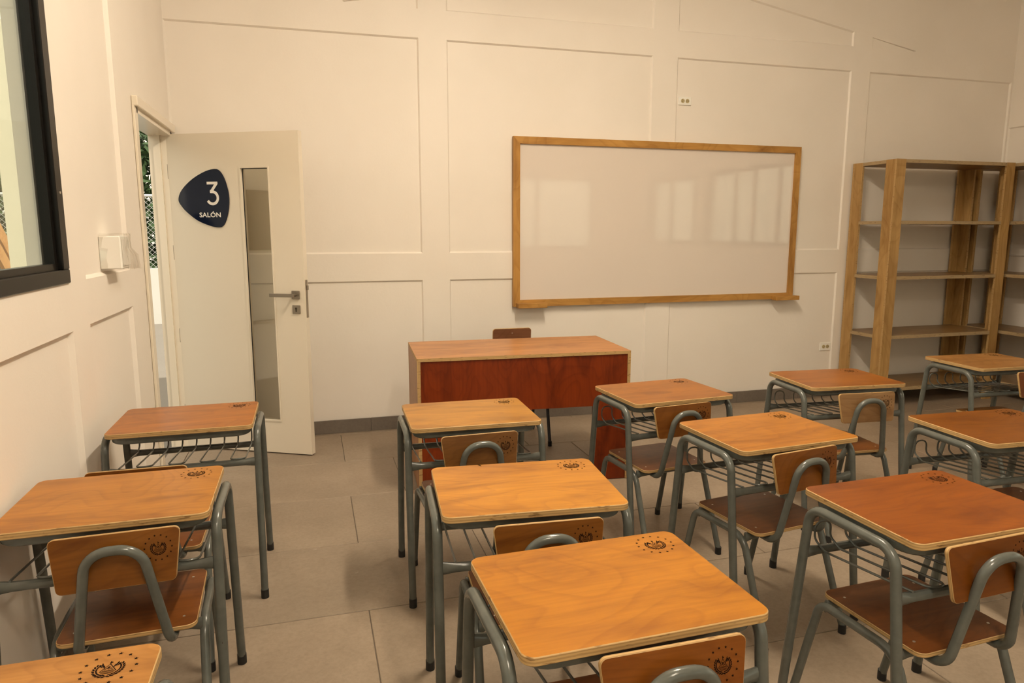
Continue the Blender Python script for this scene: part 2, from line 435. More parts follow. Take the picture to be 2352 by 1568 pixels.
# ------------------------------------------------------------------ floor with single tiles
fl = MB().box((-.16, YR-.16, -.12), (RX+.16, .18, -.0035)).build('floor', 'grout'); tag(fl, kind='structure')
tile_cache = {}
def tile_mesh(w, d):
    k = (round(w, 4), round(d, 4))
    if k not in tile_cache:
        tile_cache[k] = MB().box((-w/2, -d/2, -.012), (w/2, d/2, 0), ch=.0018).mesh('floor_tile', 'tile')
    return tile_cache[k]
ylines = [0]+[-.055-.6*k for k in range(0, 13)]+[YR]
offs = [.965, 1.262, .965, 1.50, .965, 1.50, .965, 1.262, .965, 1.50]
G = .0015
for r in range(len(ylines)-1):
    ya, yb = ylines[r+1], ylines[r]
    if yb-ya < .02: continue
    off = offs[(r-1) % len(offs)]; xs = sorted({0, RX} | {off+1.2*k for k in range(-3, 8) if 0.02 < off+1.2*k < RX-.02})
    for a, b2 in zip(xs, xs[1:]):
        w, d = b2-a-2*G, yb-ya-2*G
        t = obj('floor_tile', tile_mesh(w, d), fl); t.location = ((a+b2)/2, (ya+yb)/2, random.uniform(-.0006, 0))
# skirting
def skirting(name, u0, u1, joint, place_box):
    root = MB().add(*place_box(u0, u1, 0, .006, 0, .090)).build(name, 'grout'); tag(root, kind='structure')
    js = sorted({u0, u1} | {joint+.6*k for k in range(-20, 20) if u0+.02 < joint+.6*k < u1-.02})
    for a, b2 in zip(js, js[1:]):
        MB().add(*place_box(a+.001, b2-.001, .0005, .011, 0.001, .095)).build('skirting_tile', 'skirt', root)
def bxvf(lo, hi):
    m = MB().box(lo, hi); return m.v, m.f
skirting('baseboard_back', 0.002, RX-.002, 1.18, lambda a, b2, d0, d1, z0, z1: bxvf((a, -d1, z0), (b2, -d0, z1)))
skirting('baseboard_left', YR+.02, DY0-.06, -1.4, lambda a, b2, d0, d1, z0, z1: bxvf((d0, a, z0), (d1, b2, z1)))
skirting('baseboard_right', YR+.02, -.014, -1.2, lambda a, b2, d0, d1, z0, z1: bxvf((RX-d1, a, z0), (RX-d0, b2, z1)))

# ------------------------------------------------------------------ left wall: recess above rail, casing, window
mb = MB(); mb.box((-.118, DY0-.0, 0), (.012, DY0+.028, DZ)); mb.box((-.118, DY1-.028, 0), (.012, DY1, DZ)); mb.box((-.118, DY0, DZ-.03), (.012, DY1, DZ))
mb.box((0.001, DY0-.045, DZ-.005), (.03, DY1+.035, DZ+.045), ch=.004); mb.box((.001, DY0-.045, 0), (.014, DY0, DZ), ch=.003)
mb.box((-.09, DY1-.045, 0), (-.05, DY1-.028, DZ-.03))
tag(mb.build('trim_1', 'door'), kind='structure')
tag(MB().box((-.119, DY0+.0285, .95), (-.09, DY0+.0295, 1.15)).build('trim_3', 'steel'), kind='structure')
tag(MB().box((-.12, DY0+.0285, -.002), (0, DY1-.0285, .0035), ch=.001).build('trim_2', 'tile'), kind='structure')
def window(name, y0, y1, z0, z1, x, side, mull, barw=.062):
    """aluminium window; side=+1 frame stands proud towards +x"""
    mb = MB(); xa, xb = (x-.055, x+.008) if side > 0 else (x-.008, x+.05)
    mb.box((xa, y0, z0), (xb, y1, z0+.048), ch=.003); mb.box((xa, y0, z1-.048), (xb, y1, z1), ch=.003)
    mb.box((xa, y0, z0+.048), (xb, y0+barw, z1-.048), ch=.003); mb.box((xa, y1-barw, z0+.048), (xb, y1, z1-.048), ch=.003)
    xm = (xa+xb)/2
    ys = [y0+barw]+mull+[y1-barw]
    for m_ in mull: mb.box((xa+.008, m_-.025, z0+.048), (xb-.008, m_+.025, z1-.048), ch=.002)
    for a, b2 in zip(ys, ys[1:]):
        for zz in ((z0+.048, z0+.07), (z1-.07, z1-.048)): mb.box((xm-.014, a, zz[0]), (xm+.014, b2, zz[1]))
        mb.box((xm-.014, a, z0+.07), (xm+.014, a+.022, z1-.07)); mb.box((xm-.014, b2-.026, z0+.07), (xm+.014, b2, z1-.07))
    root = mb.build(name, 'blackalu'); tag(root, kind='structure')
    for a, b2 in zip(ys, ys[1:]):
        MB().box((xm-.003, a+.02, z0+.068), (xm+.003, b2-.024, z1-.068)).build('pane', 'glass', root)
    return root
w1 = window('window_1', WY0, WY1, WZ0, WZ1, 0, 1, [-3.1])
sc_m = MB(); sc_m.tube([(0, 0, 0), (.003, 0, 0)], .0045, 12); sc_m = sc_m.mesh('screw', 'screw')
for z in (1.54, 2.2):
    q = obj('screw', sc_m, w1); q.location = (.008, WY1-.03, z)
window('window_2', -6.4, -4.75, WZ0, WZ1, 0, 1, [-5.6])
window('window_3', -4.95, -2.65, 1.2, 2.32, RX, -1, [-4.2, -3.75, -3.2])
window('window_4', -6.9, -5.3, 1.2, 2.32, RX, -1, [-6.1])
def fwindow(name, x0, x1, z0, z1):
    mb = MB(); y = YR-.02
    for lo, hi in (((x0, z0), (x1, z0+.05)), ((x0, z1-.05), (x1, z1)), ((x0, z0), (x0+.05, z1)), ((x1-.05, z0), (x1, z1)), (((x0+x1)/2-.025, z0), ((x0+x1)/2+.025, z1))):
        mb.box((lo[0], y-.03, lo[1]), (hi[0], y+.025, hi[1]))
    root = tag(mb.build(name, 'blackalu'), kind='structure')
    for a, b2 in ((x0, (x0+x1)/2), ((x0+x1)/2, x1)): MB().box((a+.03, y-.003, z0+.03), (b2-.03, y+.003, z1-.03)).build('pane', 'glass', root)
fwindow('window_5', .8, 3.0, 1.1, 2.4); fwindow('window_6', 3.8, 6.0, 1.1, 2.4)

# ------------------------------------------------------------------ door
HX, HY = -.022, -.070; DA = math.atan2(-.488-HY, .770-HX); DL = math.hypot(.770-HX, -.488-HY); DTH = .042
SO = math.hypot(.015-HX, -.09-HY)               # shift of the measured door coordinate
gx0, gx1, gz0, gz1 = .463+SO, .645+SO, .222, 1.792
mb = MB(); T0 = 0.0; ya, yb = 0.0, DTH          # room-facing side is local -y
mb.box((0, ya, .008), (gx0, yb, 2.005)); mb.box((gx1, ya, .008), (DL, yb, 2.005)); mb.box((gx0, ya, .008), (gx1, yb, gz0)); mb.box((gx0, ya, gz1), (gx1, yb, 2.005))
door = mb.build('door_1', 'door'); tag(door, kind='structure'); door.location = (HX, HY, 0); door.rotation_euler = (0, 0, DA)
mb = MB(); b_ = .009
for lo, hi in (((gx0-b_, gz0-b_), (gx1+b_, gz0)), ((gx0-b_, gz1), (gx1+b_, gz1+b_)), ((gx0-b_, gz0), (gx0, gz1)), ((gx1, gz0), (gx1+b_, gz1))):
    mb.box((lo[0], -.004, lo[1]), (hi[0], 0, hi[1]))
mb.build('glazing_bead', 'door', door)
MB().box((gx0, .016, gz0), (gx0+.004, .021, gz1)).box((gx0, .016, gz1-.004), (gx1, .021, gz1)).build('glazing_seal', 'rubber', door)
MB().box((gx0, .018, gz0), (gx1, .023, gz1)).build('glass_pane', 'doorglass', door)
hx = .794+SO
hd = MB().box((hx-.026, -.010, 1.000), (hx+.026, 0, 1.052), ch=.002).build('handle', 'steel', door); tag(hd, 'brushed steel lever handle on square rose')
MB().tube([(hx, -.010, 1.026), (hx, -.05, 1.026)], .009, 12).box((hx-.150, -.058, 1.015), (hx+.012, -.044, 1.036), ch=.002).build('lever', 'steel', hd)
kp = MB().box((hx-.026, -.008, .910), (hx+.026, 0, .962), ch=.002).build('keyhole_plate', 'steel', door)
MB().tube([(hx, -.009, .942), (hx, -.0075, .942)], .007, 14).box((hx-.004, -.009, .922), (hx+.004, -.0078, .940)).build('keyhole', 'slot', kp)
fp = MB().box((DL-.0005, .010, .885), (DL+.003, .032, 1.118)).build('lock_faceplate', 'steel', door)
MB().box((DL+.003, .014, 1.055), (DL+.013, .028, 1.085), ch=.002).build('latch_bolt', 'steel', fp)
for z in (1.28, .75, 1.78, .25):
    MB().box((-.002, -.002, z-.045), (.005, .004, z+.045)).tube([(-.004, .001, z-.045), (-.004, .001, z+.045)], .004, 10).build('hinge', 'steel', door)
# sign: rounded triangular plate, numeral and word
def smooth_closed(ctrl, n=14):
    out = []; m = len(ctrl)
    for i in range(m):
        p0, p1, p2, p3 = [Vector(ctrl[(i+k-1) % m]) for k in range(4)]
        for k in range(n):
            t = k/n
            out.append(tuple(.5*((2*p1)+(-p0+p2)*t+(2*p0-5*p1+4*p2-p3)*t*t+(-p0+3*p1-3*p2+p3)*t**3)))
    return out
sgn_ctrl = [(.026, 1.607), (.036, 1.58), (.075, 1.535), (.15, 1.48), (.235, 1.447), (.295, 1.437), (.33, 1.449), (.358, 1.50), (.376, 1.575), (.376, 1.65), (.355, 1.73), (.325, 1.778), (.29, 1.79), (.225, 1.777), (.14, 1.737), (.07, 1.684), (.037, 1.642)]
pl = smooth_closed([(x+SO, z) for x, z in sgn_ctrl], 6)
sg_o = MB().plate(pl, .006, .001).build('sign_plate', ['sign', 'sign'], door); tag(sg_o, 'navy blue rounded triangular room sign')
sg_o.rotation_euler = (R(90), 0, 0); sg_o.location = (0, -.0005, 0)   # local xy -> door xz, thickness to the room
def stroke(pts, w, z):
    P = [Vector(p) for p in pts]; L = []; Rr = []
    for i, p in enumerate(P):
        a = P[max(i-1, 0)]; b2 = P[min(i+1, len(P)-1)]; t = (b2-a).normalized(); nn = Vector((-t.y, t.x))
        k = 1.0
        if 0 < i < len(P)-1:
            t1 = (P[i]-P[i-1]).normalized(); n1 = Vector((-t1.y, t1.x)); k = 1/max(.45, nn.dot(n1))
        L.append(p+nn*w*.5*k); Rr.append(p-nn*w*.5*k)
    n = len(P); V = [(q.x, q.y, z) for q in L+Rr]
    return V, [(i, i+1, n+i+1, n+i) for i in range(n-1)]
cx, cz, rr_ = .266+SO, 1.617, .037
arc = [(cx+rr_*math.cos(a), cz+rr_*math.sin(a)) for a in [R(92-k*(92+152)/18) for k in range(19)]]
mb = MB(); mb.add(*stroke([(.232+SO, 1.706), (.306+SO, 1.706)], .0165, .0065)); mb.add(*stroke([(.3005+SO, 1.7065), (.256+SO, 1.650)], .0172, .0066)); mb.add(*stroke([(.2515+SO, 1.6545)]+arc, .0172, .0067))
mb.build('numeral', 'letter', sg_o, smooth=False)
cu = D.curves.new('lettering', 'FONT'); cu.body = 'SAL\u00d3N'; cu.size = .042; cu.offset = .0008; cu.space_character = 1.02; cu.resolution_u = 4
tmp = D.objects.new('tmp', cu); COL.objects.link(tmp); bpy.context.view_layer.update()
me = D.meshes.new_from_object(tmp.evaluated_get(bpy.context.evaluated_depsgraph_get())); D.objects.remove(tmp)
xs = [v.co.x for v in me.vertices]; ys_ = [v.co.y for v in me.vertices if v.co.y < .033]; k = .148/(max(xs)-min(xs)); kz = .029/(max(ys_)-min(ys_))
for v in me.vertices: v.co = ((v.co.x-min(xs))*k+.168+SO, v.co.y*kz+1.5, .0066)
me.materials.clear(); me.materials.append(M['letter']); me.name = 'lettering'
obj('lettering', me, sg_o)

# ------------------------------------------------------------------ whiteboard
X0, X1, Z0, Z1 = 2.235, 4.648, .862, 2.082; FW = .05
board = empty('whiteboard', ((X0+X1)/2, 0, Z0)); tag(board, 'large blank whiteboard in a light timber frame hung on the panelled wall', 'whiteboard')
ox, oz = (X0+X1)/2, Z0
def wbx(name, lo, hi, mat, ch=.002, parent=board):
    return MB().box((lo[0]-ox, lo[1], lo[2]-oz), (hi[0]-ox, hi[1], hi[2]-oz), ch=ch).build(name, mat, parent)
wbx('panel', (X0+.03, -.018, Z0+.03), (X1-.03, -.001, Z1-.03), 'board', 0)
def mitre(name, pts, mat):
    V = [(x-ox, y, z-oz) for y in (-.034, -.001) for x, z in pts]
    MB().add(V, [(0, 1, 2, 3), (7, 6, 5, 4), (0, 4, 5, 1), (1, 5, 6, 2), (2, 6, 7, 3), (3, 7, 4, 0)]).build(name, mat, board)
mitre('frame_bar', [(X0, Z1), (X0+FW, Z1-FW), (X1-FW, Z1-FW), (X1, Z1)], 'pine_x'); mitre('frame_bar', [(X0, Z0), (X1, Z0), (X1-FW, Z0+FW), (X0+FW, Z0+FW)], 'pine_x')
mitre('frame_bar', [(X0, Z0), (X0+FW, Z0+FW), (X0+FW, Z1-FW), (X0, Z1)], 'pine_z'); mitre('frame_bar', [(X1, Z0), (X1, Z1), (X1-FW, Z1-FW), (X1-FW, Z0+FW)], 'pine_z')
wbx('marker_ledge', (X0+.02, -.095, Z0-.006), (X0+.245, -.03, Z0+.028), 'pine_x'); wbx('marker_ledge', (X1-.20, -.095, Z0-.006), (X1+.022, -.03, Z0+.028), 'pine_x')

# ------------------------------------------------------------------ outlets and switch box
def outlet(x0, x1, z0, z1, label):
    cx, cz = (x0+x1)/2, (z0+z1)/2
    yb = .0118
    r = empty('wall_outlet', (cx, yb, z0)); tag(r, label, 'outlet')
    w, h = x1-x0, z1-z0
    MB().box((-w/2, -.008, 0), (w/2, 0, h), ch=.003).build('cover_plate', 'plastic', r)
    for s in (-1, 1):
        q = MB().tube([(s*.0195, -.0075, h/2), (s*.0195, -.011, h/2)], .0155, 18).build('socket', 'ivory', r)
        MB().box((s*.0195-.009, -.0116, h/2+.004), (s*.0195-.002, -.011, h/2+.0075)).box((s*.0195-.009, -.0116, h/2-.0075), (s*.0195-.002, -.011, h/2-.004)).tube([(s*.0195+.008, -.011, h/2), (s*.0195+.008, -.0116, h/2)], .003, 8).build('slot', 'slot', q)
outlet(3.551, 3.661, 2.362, 2.424, 'cream double power outlet high on the wall above the whiteboard')
outlet(4.985, 5.098, .400, .470, 'cream double power outlet low on the wall beside the bookshelf')
sw = empty('switch_box', (.001, -1.66, 1.258)); tag(sw, 'white wall switch box still wrapped in clear plastic, beside the door frame', 'switch')
MB().box((-.0185, -.075, 0), (.062, .075, .135), ch=.004).build('body', 'plastic', sw)
MB().box((.062, -.06, .012), (.066, .06, .122), ch=.002).build('face_plate', 'plastic', sw)
mb = MB(); V = []; nn = 26; rng = random.Random(3)
prof = [(-.004, .082), (.02, .081), (.055, .082), (.085, .079), (.115, .080), (.139, .081), (.146, .060)]
for z, hw in prof:
    for k in range(nn):
        t = k/(nn-1); y = -hw+2*hw*t+(.05 if z < .03 else .03 if z < .06 else 0)*t; x = -.015+.088*min(1, min(t, 1-t)*9)*(1+.25*t*(z < .06))
        j = rng.uniform(-.004, .004); V.append((x+j*min(1, x*20), y+rng.uniform(-.004, .004), z+rng.uniform(-.003, .003)))
F = [(i*nn+k, i*nn+k+1, (i+1)*nn+k+1, (i+1)*nn+k) for i in range(len(prof)-1) for k in range(nn-1)]
mb.add(V, F).build('plastic_wrap', 'film', sw, ang=10)

# ------------------------------------------------------------------ emblem mesh (stars around a wreathed crest)
def emblem_mesh(Rr, name='emblem'):
    mb = MB(); z = 0
    def poly(pts): mb.add([(x*Rr, y*Rr, z) for x, y in pts], [tuple(range(len(pts)))])
    def fan(c, pts):
        mb.add([(c[0]*Rr, c[1]*Rr, z)]+[(x*Rr, y*Rr, z) for x, y in pts], [(0, i+1, (i+1) % len(pts)+1) for i in range(len(pts))])
    for k in range(14):
        a = math.pi/2+math.pi/14+2*math.pi*k/14; c = (.91*math.cos(a), .91*math.sin(a))
        fan(c, [(c[0]+(.09 if q % 2 == 0 else .04)*math.cos(math.pi/2+q*math.pi/5), c[1]+(.09 if q % 2 == 0 else .04)*math.sin(math.pi/2+q*math.pi/5)) for q in range(10)])
    def leaf(cx, cy, ang, l, w):
        fan((cx, cy), [(cx+l*math.cos(t)*math.cos(ang)-w*math.sin(t)*math.sin(ang), cy+l*math.cos(t)*math.sin(ang)+w*math.sin(t)*math.cos(ang)) for t in [2*math.pi*q/8 for q in range(8)]])
    for s in (-1, 1):
        for k in range(9):
            a = -math.pi/2+s*(.14+k*.25); 
            leaf(.50*math.cos(a), .50*math.sin(a)-.02, a+s*1.0, .085, .036); leaf(.40*math.cos(a+s*.1), .40*math.sin(a+s*.1)-.02, a+s*1.9, .07, .030)
        leaf(s*.24, .23, math.pi/2-s*.25, .16, .032); leaf(s*.31, .20, math.pi/2-s*.5, .12, .028); leaf(s*.17, .12, math.pi/2-s*.2, .11, .022)
    def line(a, b2, w):
        d = Vector((b2[0]-a[0], b2[1]-a[1])).normalized(); n_ = (-d.y*w, d.x*w)
        poly([(a[0]+n_[0], a[1]+n_[1]), (a[0]-n_[0], a[1]-n_[1]), (b2[0]-n_[0], b2[1]-n_[1]), (b2[0]+n_[0], b2[1]+n_[1])])
    tri = [(-.27, -.18), (.27, -.18), (0, .27)]
    for i in range(3): line(tri[i], tri[(i+1) % 3], .014)
    line((-.19, -.13), (.19, -.13), .012); line((-.14, -.08), (-.06, .02), .014); line((-.06, .02), (.02, -.07), .014); line((.02, -.07), (.09, .0), .014); line((.09, 0), (.14, -.09), .012)
    leaf(0, .06, math.pi/2, .06, .045); line((0, .25), (0, .44), .020); leaf(.02, .36, 0, .06, .035)
    for y, w in ((-.25, .22), (-.31, .16)): line((-w, y), (w, y), .014)
    return mb.mesh(name, 'ink', smooth=False)
EM_DESK = emblem_mesh(.046); EM_CHAIR = emblem_mesh(.034)

# ------------------------------------------------------------------ student desk (parts in local coordinates, +y towards the whiteboard)
DW, DD, DH, DT = .505, .395, .690, .018
TR = .0135
dm = {}
dm['desktop'] = MB().plate(rrect(DW, DD, .026, 6), DT, .002, -DT).mesh('desktop', ['top', 'ply'])
ring = [(x, y, -DT-.0145) for x, y in rrect(DW-.035, DD-.055, .05, 6)]
dm['desktop_frame'] = MB().tube(ring, .014, 8, closed=True, ell=[(.008, .0145)]*len(ring)).mesh('desktop_frame', 'grey')
xs_ = DW/2+.012
def ulegs(s):
    zt = DH-.036
    P = [(s*xs_, .215, .03), (s*(xs_-.002), .145, zt), (s*(xs_-.002), -.145, zt), (s*xs_, -.215, .03)]
    return MB().tube(fillet3(P, [.055, .055], 8), TR, 12)
for s, nme in ((-1, 'L'), (1, 'R')): dm['leg'+nme] = ulegs(s).mesh('leg_frame', 'grey')
cap = MB().tube([(0, 0, 0), (0, 0, .034)], .0148, 12); dm['cap'] = cap.mesh('foot_cap', 'rubber')
def crossbar(hx, r=.0125):
    n = 13; P = []; E_ = []
    for i in range(n):
        t = -1+2*i/(n-1); P.append((t*hx, 0, 0)); k = max(0, (abs(t)-.80)/.20); k = k*k*(3-2*k)
        E_.append((r*(1-k)+.0055*k, r*(1-k)+.0195*k))
    return MB().tube(P, r, 10, ell=E_)
dm['crossbar'] = crossbar(xs_-.006).mesh('crossbar', 'grey')
FB, RB = (.161, .512), (-.1585, .535)           # (y, z) of front and rear crossbars
def basket():
    zf, zr = FB[1]+.016, RB[1]+.016; P = []; n = 9; hw = DW/2-.035; st = 2*hw/(n-1)
    pts = []
    for k in range(n):
        x = -hw+k*st
        a = [(x, RB[0]-.004, zr), (x, FB[0]-.03, zf-.008), (x, FB[0]+.012, zf+.012), (x-.0, FB[0]+.012, zf+.062)]
        pts.append(a if k % 2 == 0 else a[::-1])
    poly = []
    for k, a in enumerate(pts):
        poly += a
    # rounded ends: turns between neighbours happen at the front humps and on the rear bar
    out = []
    for k, a in enumerate(pts):
        if k == 0: out += [Vector(p) for p in a]; continue
        out += [Vector(p) for p in a]
    return MB().tube(fillet3(out, .022, 4), .0033, 6)
dm['basket'] = basket().mesh('basket_wire', 'grey')
def make_desk(name, x, y, rot, col, label):
    t = empty('student_desk', (x, y, 0), R(rot)); tag(t, label, 'school desk', 'student desks set out in rows')
    def part(k, nm, loc=(0, 0, 0), par=t):
        o = obj(nm, dm[k], par); o.location = loc; return o
    d = part('desktop', 'desktop', (0, 0, DH)); d.color = (col[0]*.72, col[1]*.70, col[2]*.26, 1)
    e = obj('emblem', EM_DESK, d); e.location = (DW/2-.073, DD/2-.062, .0003)
    if name == 'b2':
        MB().add([(-.108, DD/2-.0022, .0003), (-.100, DD/2-.0022, .0003), (-.096, DD/2-.016, .0003), (-.099, DD/2-.017, .0003)], [(0, 3, 2, 1)]).build('nick', 'ink', d, smooth=False)
    part('desktop_frame', 'desktop_frame', (0, 0, DH))
    for s, nm in ((-1, 'legL'), (1, 'legR')):
        l = part(nm, 'leg_frame')
        for ss in (-1, 1): part('cap', 'foot_cap', (s*xs_, ss*.2165, 0), l)
    part('crossbar', 'crossbar', (0, *FB)); part('crossbar', 'crossbar', (0, *RB)); part('basket', 'basket_wire')
    return t

# ------------------------------------------------------------------ student chair (seat centre above origin, +y front)
SW, SD, SH = .325, .325, .400
cm = {}
cm['seat'] = MB().plate(rrect(SW, SD, .026, 5), .012, .0015, -.012).mesh('seat', ['top', 'ply'])
BW, BH = .292, .135
cm['backrest'] = MB().plate(rrect(BW-.03, BH, [.014]*4, 4, BW), .011, .0015, -.0055).mesh('backrest', ['top', 'ply'])
cr = .0122
def side(s):
    x = s*(SW/2+.012)
    P = [(x*1.03, .235, .028), (x, .150, SH-.026), (x, -.105, SH-.026), (x*1.03, -.235, .028)]
    return MB().tube(fillet3(P, [.045, .075], 8), cr, 12)
for s, nm in ((-1, 'L'), (1, 'R')): cm['side'+nm] = side(s).mesh('side_frame', 'grey')
cm['cap'] = MB().tube([(0, 0, 0), (0, 0, .032)], .0136, 12).mesh('foot_cap', 'rubber')
cm['crossbar'] = crossbar(SW/2+.008, .011).mesh('crossbar', 'grey')
def hoop():
    P = [(-.105, -.085, SH-.026), (-.105, -.185, SH-.030), (-.060, -.226, SH+.255), (.060, -.226, SH+.255), (.105, -.185, SH-.030), (.105, -.085, SH-.026)]
    return MB().tube(fillet3(P, [.045, .060, .060, .045], 8), cr, 12)
cm['hoop'] = hoop().mesh('back_hoop', 'grey')
rv = MB().tube([(0, 0, -.001), (0, 0, .0008)], .0036, 8); cm['rivet'] = rv.mesh('rivet', 'screw')
def make_chair(x, y, rot, col, bcol, label):
    t = empty('student_chair', (x, y, 0), R(rot)); tag(t, label, 'chair', 'student chairs tucked under the desks')
    def part(k, nm, loc=(0, 0, 0), par=t):
        o = obj(nm, cm[k], par); o.location = loc; return o
    s_ = part('seat', 'seat', (0, 0, SH)); s_.color = (col[0]*.58, col[1]*.46, col[2]*.22, 1)
    for a in (-1, 1):
        for b2 in (-1, 1): part('rivet', 'rivet', (a*(SW/2-.035), b2*(SD/2-.05), .0003), s_)
    b2 = part('backrest', 'backrest', (0, -.1945, .617)); b2.rotation_euler = (R(90-8.5), 0, 0); b2.color = (bcol[0]*.45, bcol[1]*.37, bcol[2]*.17, 1)  # backrest tint darkened to carry the weaker light on camera-facing backs
    e = obj('emblem', EM_CHAIR, b2); e.location = (BW/2-.052, .019, .0058)
    for sx, nm in ((-1, 'sideL'), (1, 'sideR')):
        l = part(nm, 'side_frame')
        for ss in (-1, 1): part('cap', 'foot_cap', (sx*(SW/2+.012)*1.033, ss*.2372, 0), l)
    part('crossbar', 'crossbar', (0, .135, SH-.030)); part('crossbar', 'crossbar', (0, -.108, SH-.030)); part('hoop', 'back_hoop')
    return t

ORANGE = (.62, .245, .055); YEL = (.72, .31, .07); RED = (.56, .205, .06); PALE = (.62, .29, .11); PINK = (.55, .255, .125)
DESKS = [
 ('a1', .318, -2.033, .2, (.60, .235, .07), 'orange wood school desk beside the open white door, standing against the side wall'),
 ('a2', .271, -2.890, .3, (.62, .255, .07), 'school desk standing below the black-framed window, behind the desk by the door'),
 ('a3', .275, -3.885, .3, PALE, 'pale-topped school desk last in the row along the windowed side wall'),
 ('b1', 1.399, -2.270, -1.6, (.66, .275, .07), 'yellowish-topped school desk directly in front of the teacher\'s table'),
 ('b2', 1.372, -3.117, -5.1, YEL, 'golden-orange school desk second in line from the teacher\'s table, nick in its far edge'),
 ('b3', 1.375, -3.716, 1.3, (.69, .265, .05), 'bright orange school desk with swirling grain, third in line from the teacher\'s table'),
 ('c1', 2.340, -2.130, 4.5, (.52, .195, .06), 'reddish-brown topped school desk under the whiteboard, turned slightly at the table\'s end'),
 ('c2', 2.398, -2.817, 4.0, (.58, .23, .055), 'orange school desk behind the turned reddish desk under the whiteboard'),
 ('c3', 2.386, -3.548, 1.4, (.53, .185, .04), 'deep orange school desk with streaky grain, third behind the reddish one under the whiteboard'),
 ('d1', 3.309, -2.110, -5.1, (.54, .205, .06), 'orange-brown school desk at the head of its row, between whiteboard and bookshelf'),
 ('d2', 3.295, -3.011, -3.1, (.53, .19, .05), 'brown-orange school desk behind the one between whiteboard and bookshelf'),
 ('e1', 4.481, -1.958, -3.1, PINK, 'worn pinkish-topped school desk standing right in front of the corner bookshelves'),
]
TONE = {'a1': (.94, .82, .5), 'b1': (.86, .95, .9), 'b3': (.89, .92, .8), 'c1': (.90, .88, .8), 'c3': (.65, .51, .36), 'd1': (.76, .67, .55), 'd2': (.60, .55, .4), 'e1': (1.12, 1.25, 2.2), 'a3': (1, 1, 1.6)}
for k, x, y, r_, c, lb in DESKS: make_desk(k, x, y, r_, tuple(a*b2 for a, b2 in zip(c, TONE.get(k, (1, 1, 1)))), lb)
#for k, x, y, r_, c, lb in DESKS: make_desk(k, x, y, r_, c, lb)
SEAT = (.36, .15, .065); BROWN = (.46, .19, .055)
CHAIRS = [
 (.262, -2.452, 0, SEAT, BROWN, 'chair squeezed between the desk by the door and the desk below the window'),
 (.312, -2.955, 2.4, SEAT, (.50, .225, .065), 'chair tucked under the desk below the black-framed window'),
 (1.370, -2.375, 1.5, (.30, .13, .065), (.37, .19, .095), 'dull brown chair tucked under the desk facing the teacher\'s table'),
 (1.375, -3.185, -4, SEAT, (.44, .19, .05), 'chair tucked under the golden-orange desk with the nicked edge'),
 (1.400, -3.755, 0, SEAT, (.50, .19, .045), 'chair tucked under the bright orange desk with swirling grain'),
 (2.288, -2.190, 6, (.30, .125, .065), (.42, .18, .055), 'chair tucked under the reddish-brown desk that is turned beside the table'),
 (2.360, -2.865, 8, (.30, .125, .06), (.46, .19, .055), 'chair under the orange desk behind the turned reddish desk'),
 (2.336, -3.575, 3, (.33, .13, .06), (.34, .12, .02), 'chair under the deep orange desk with streaky grain'),
 (3.244, -2.225, -5, SEAT, (.66, .46, .45), 'chair with pale pinkish backrest under the desk between whiteboard and bookshelf'),
 (3.330, -3.095, -2, SEAT, (.42, .16, .04), 'chair under the brown-orange desk second back on the bookshelf side'),
 (4.495, -2.065, -3, (.50, .28, .15), (.36, .12, .035), 'chair with dark red backrest under the worn pinkish desk by the bookshelves'),
]
for c in CHAIRS: make_chair(*c)

# ------------------------------------------------------------------ teacher's table
TH = .75
C0 = Vector((1.325, -1.348)); C1 = Vector((2.524, -1.418)); ax = (C1-C0).normalized(); TW = 1.20; TD = .59
cc = C0+ax*TW/2+Vector((-ax.y, ax.x))*TD/2
tt = empty('teacher_table', (cc.x, cc.y, 0), math.atan2(ax.y, ax.x)); tag(tt, 'wide plywood teacher\'s table with a dark red arched front panel', 'table')
E_ = .018
MB().box((-TW/2, -TD/2, TH-E_), (TW/2, TD/2, TH), 0, sidemi={'-x': 1, '+x': 1, '-y': 1, '+y': 1}).build('tabletop', ['tdesk', 'ply'], tt)
for s in (-1, 1):
    x0, x1 = (-TW/2, -TW/2+E_) if s < 0 else (TW/2-E_, TW/2)
    MB().box((x0, -TD/2, .004), (x1, TD/2, TH-E_), 0, sidemi={'-y': 1, '+y': 1, '-z': 1}).build('side_panel', ['tside', 'ply_x'], tt)
AZ = .44; LW = .19; xa = TW/2-E_
arch = [(-xa, .004), (-xa+LW, .004), (-xa+LW, AZ), (xa-LW, AZ), (xa-LW, .004), (xa, .004), (xa, TH-E_), (-xa, TH-E_)]
n = len(arch); yf, ybk = -TD/2+.006, -TD/2+.020
V = [(x, yf, z) for x, z in arch]+[(x, ybk, z) for x, z in arch]
F = [(0, 1, 2, 7), (7, 2, 3, 6), (6, 3, 4, 5)]
F2 = [tuple(i+n for i in f[::-1]) for f in F]
Q = [(i, (i+1) % n, (i+1) % n+n, i+n) for i in range(n)]
MB().add(V, F+F2+Q, [0]*6+[1]*n).build('front_panel', ['tfront', 'ply_y'], tt)

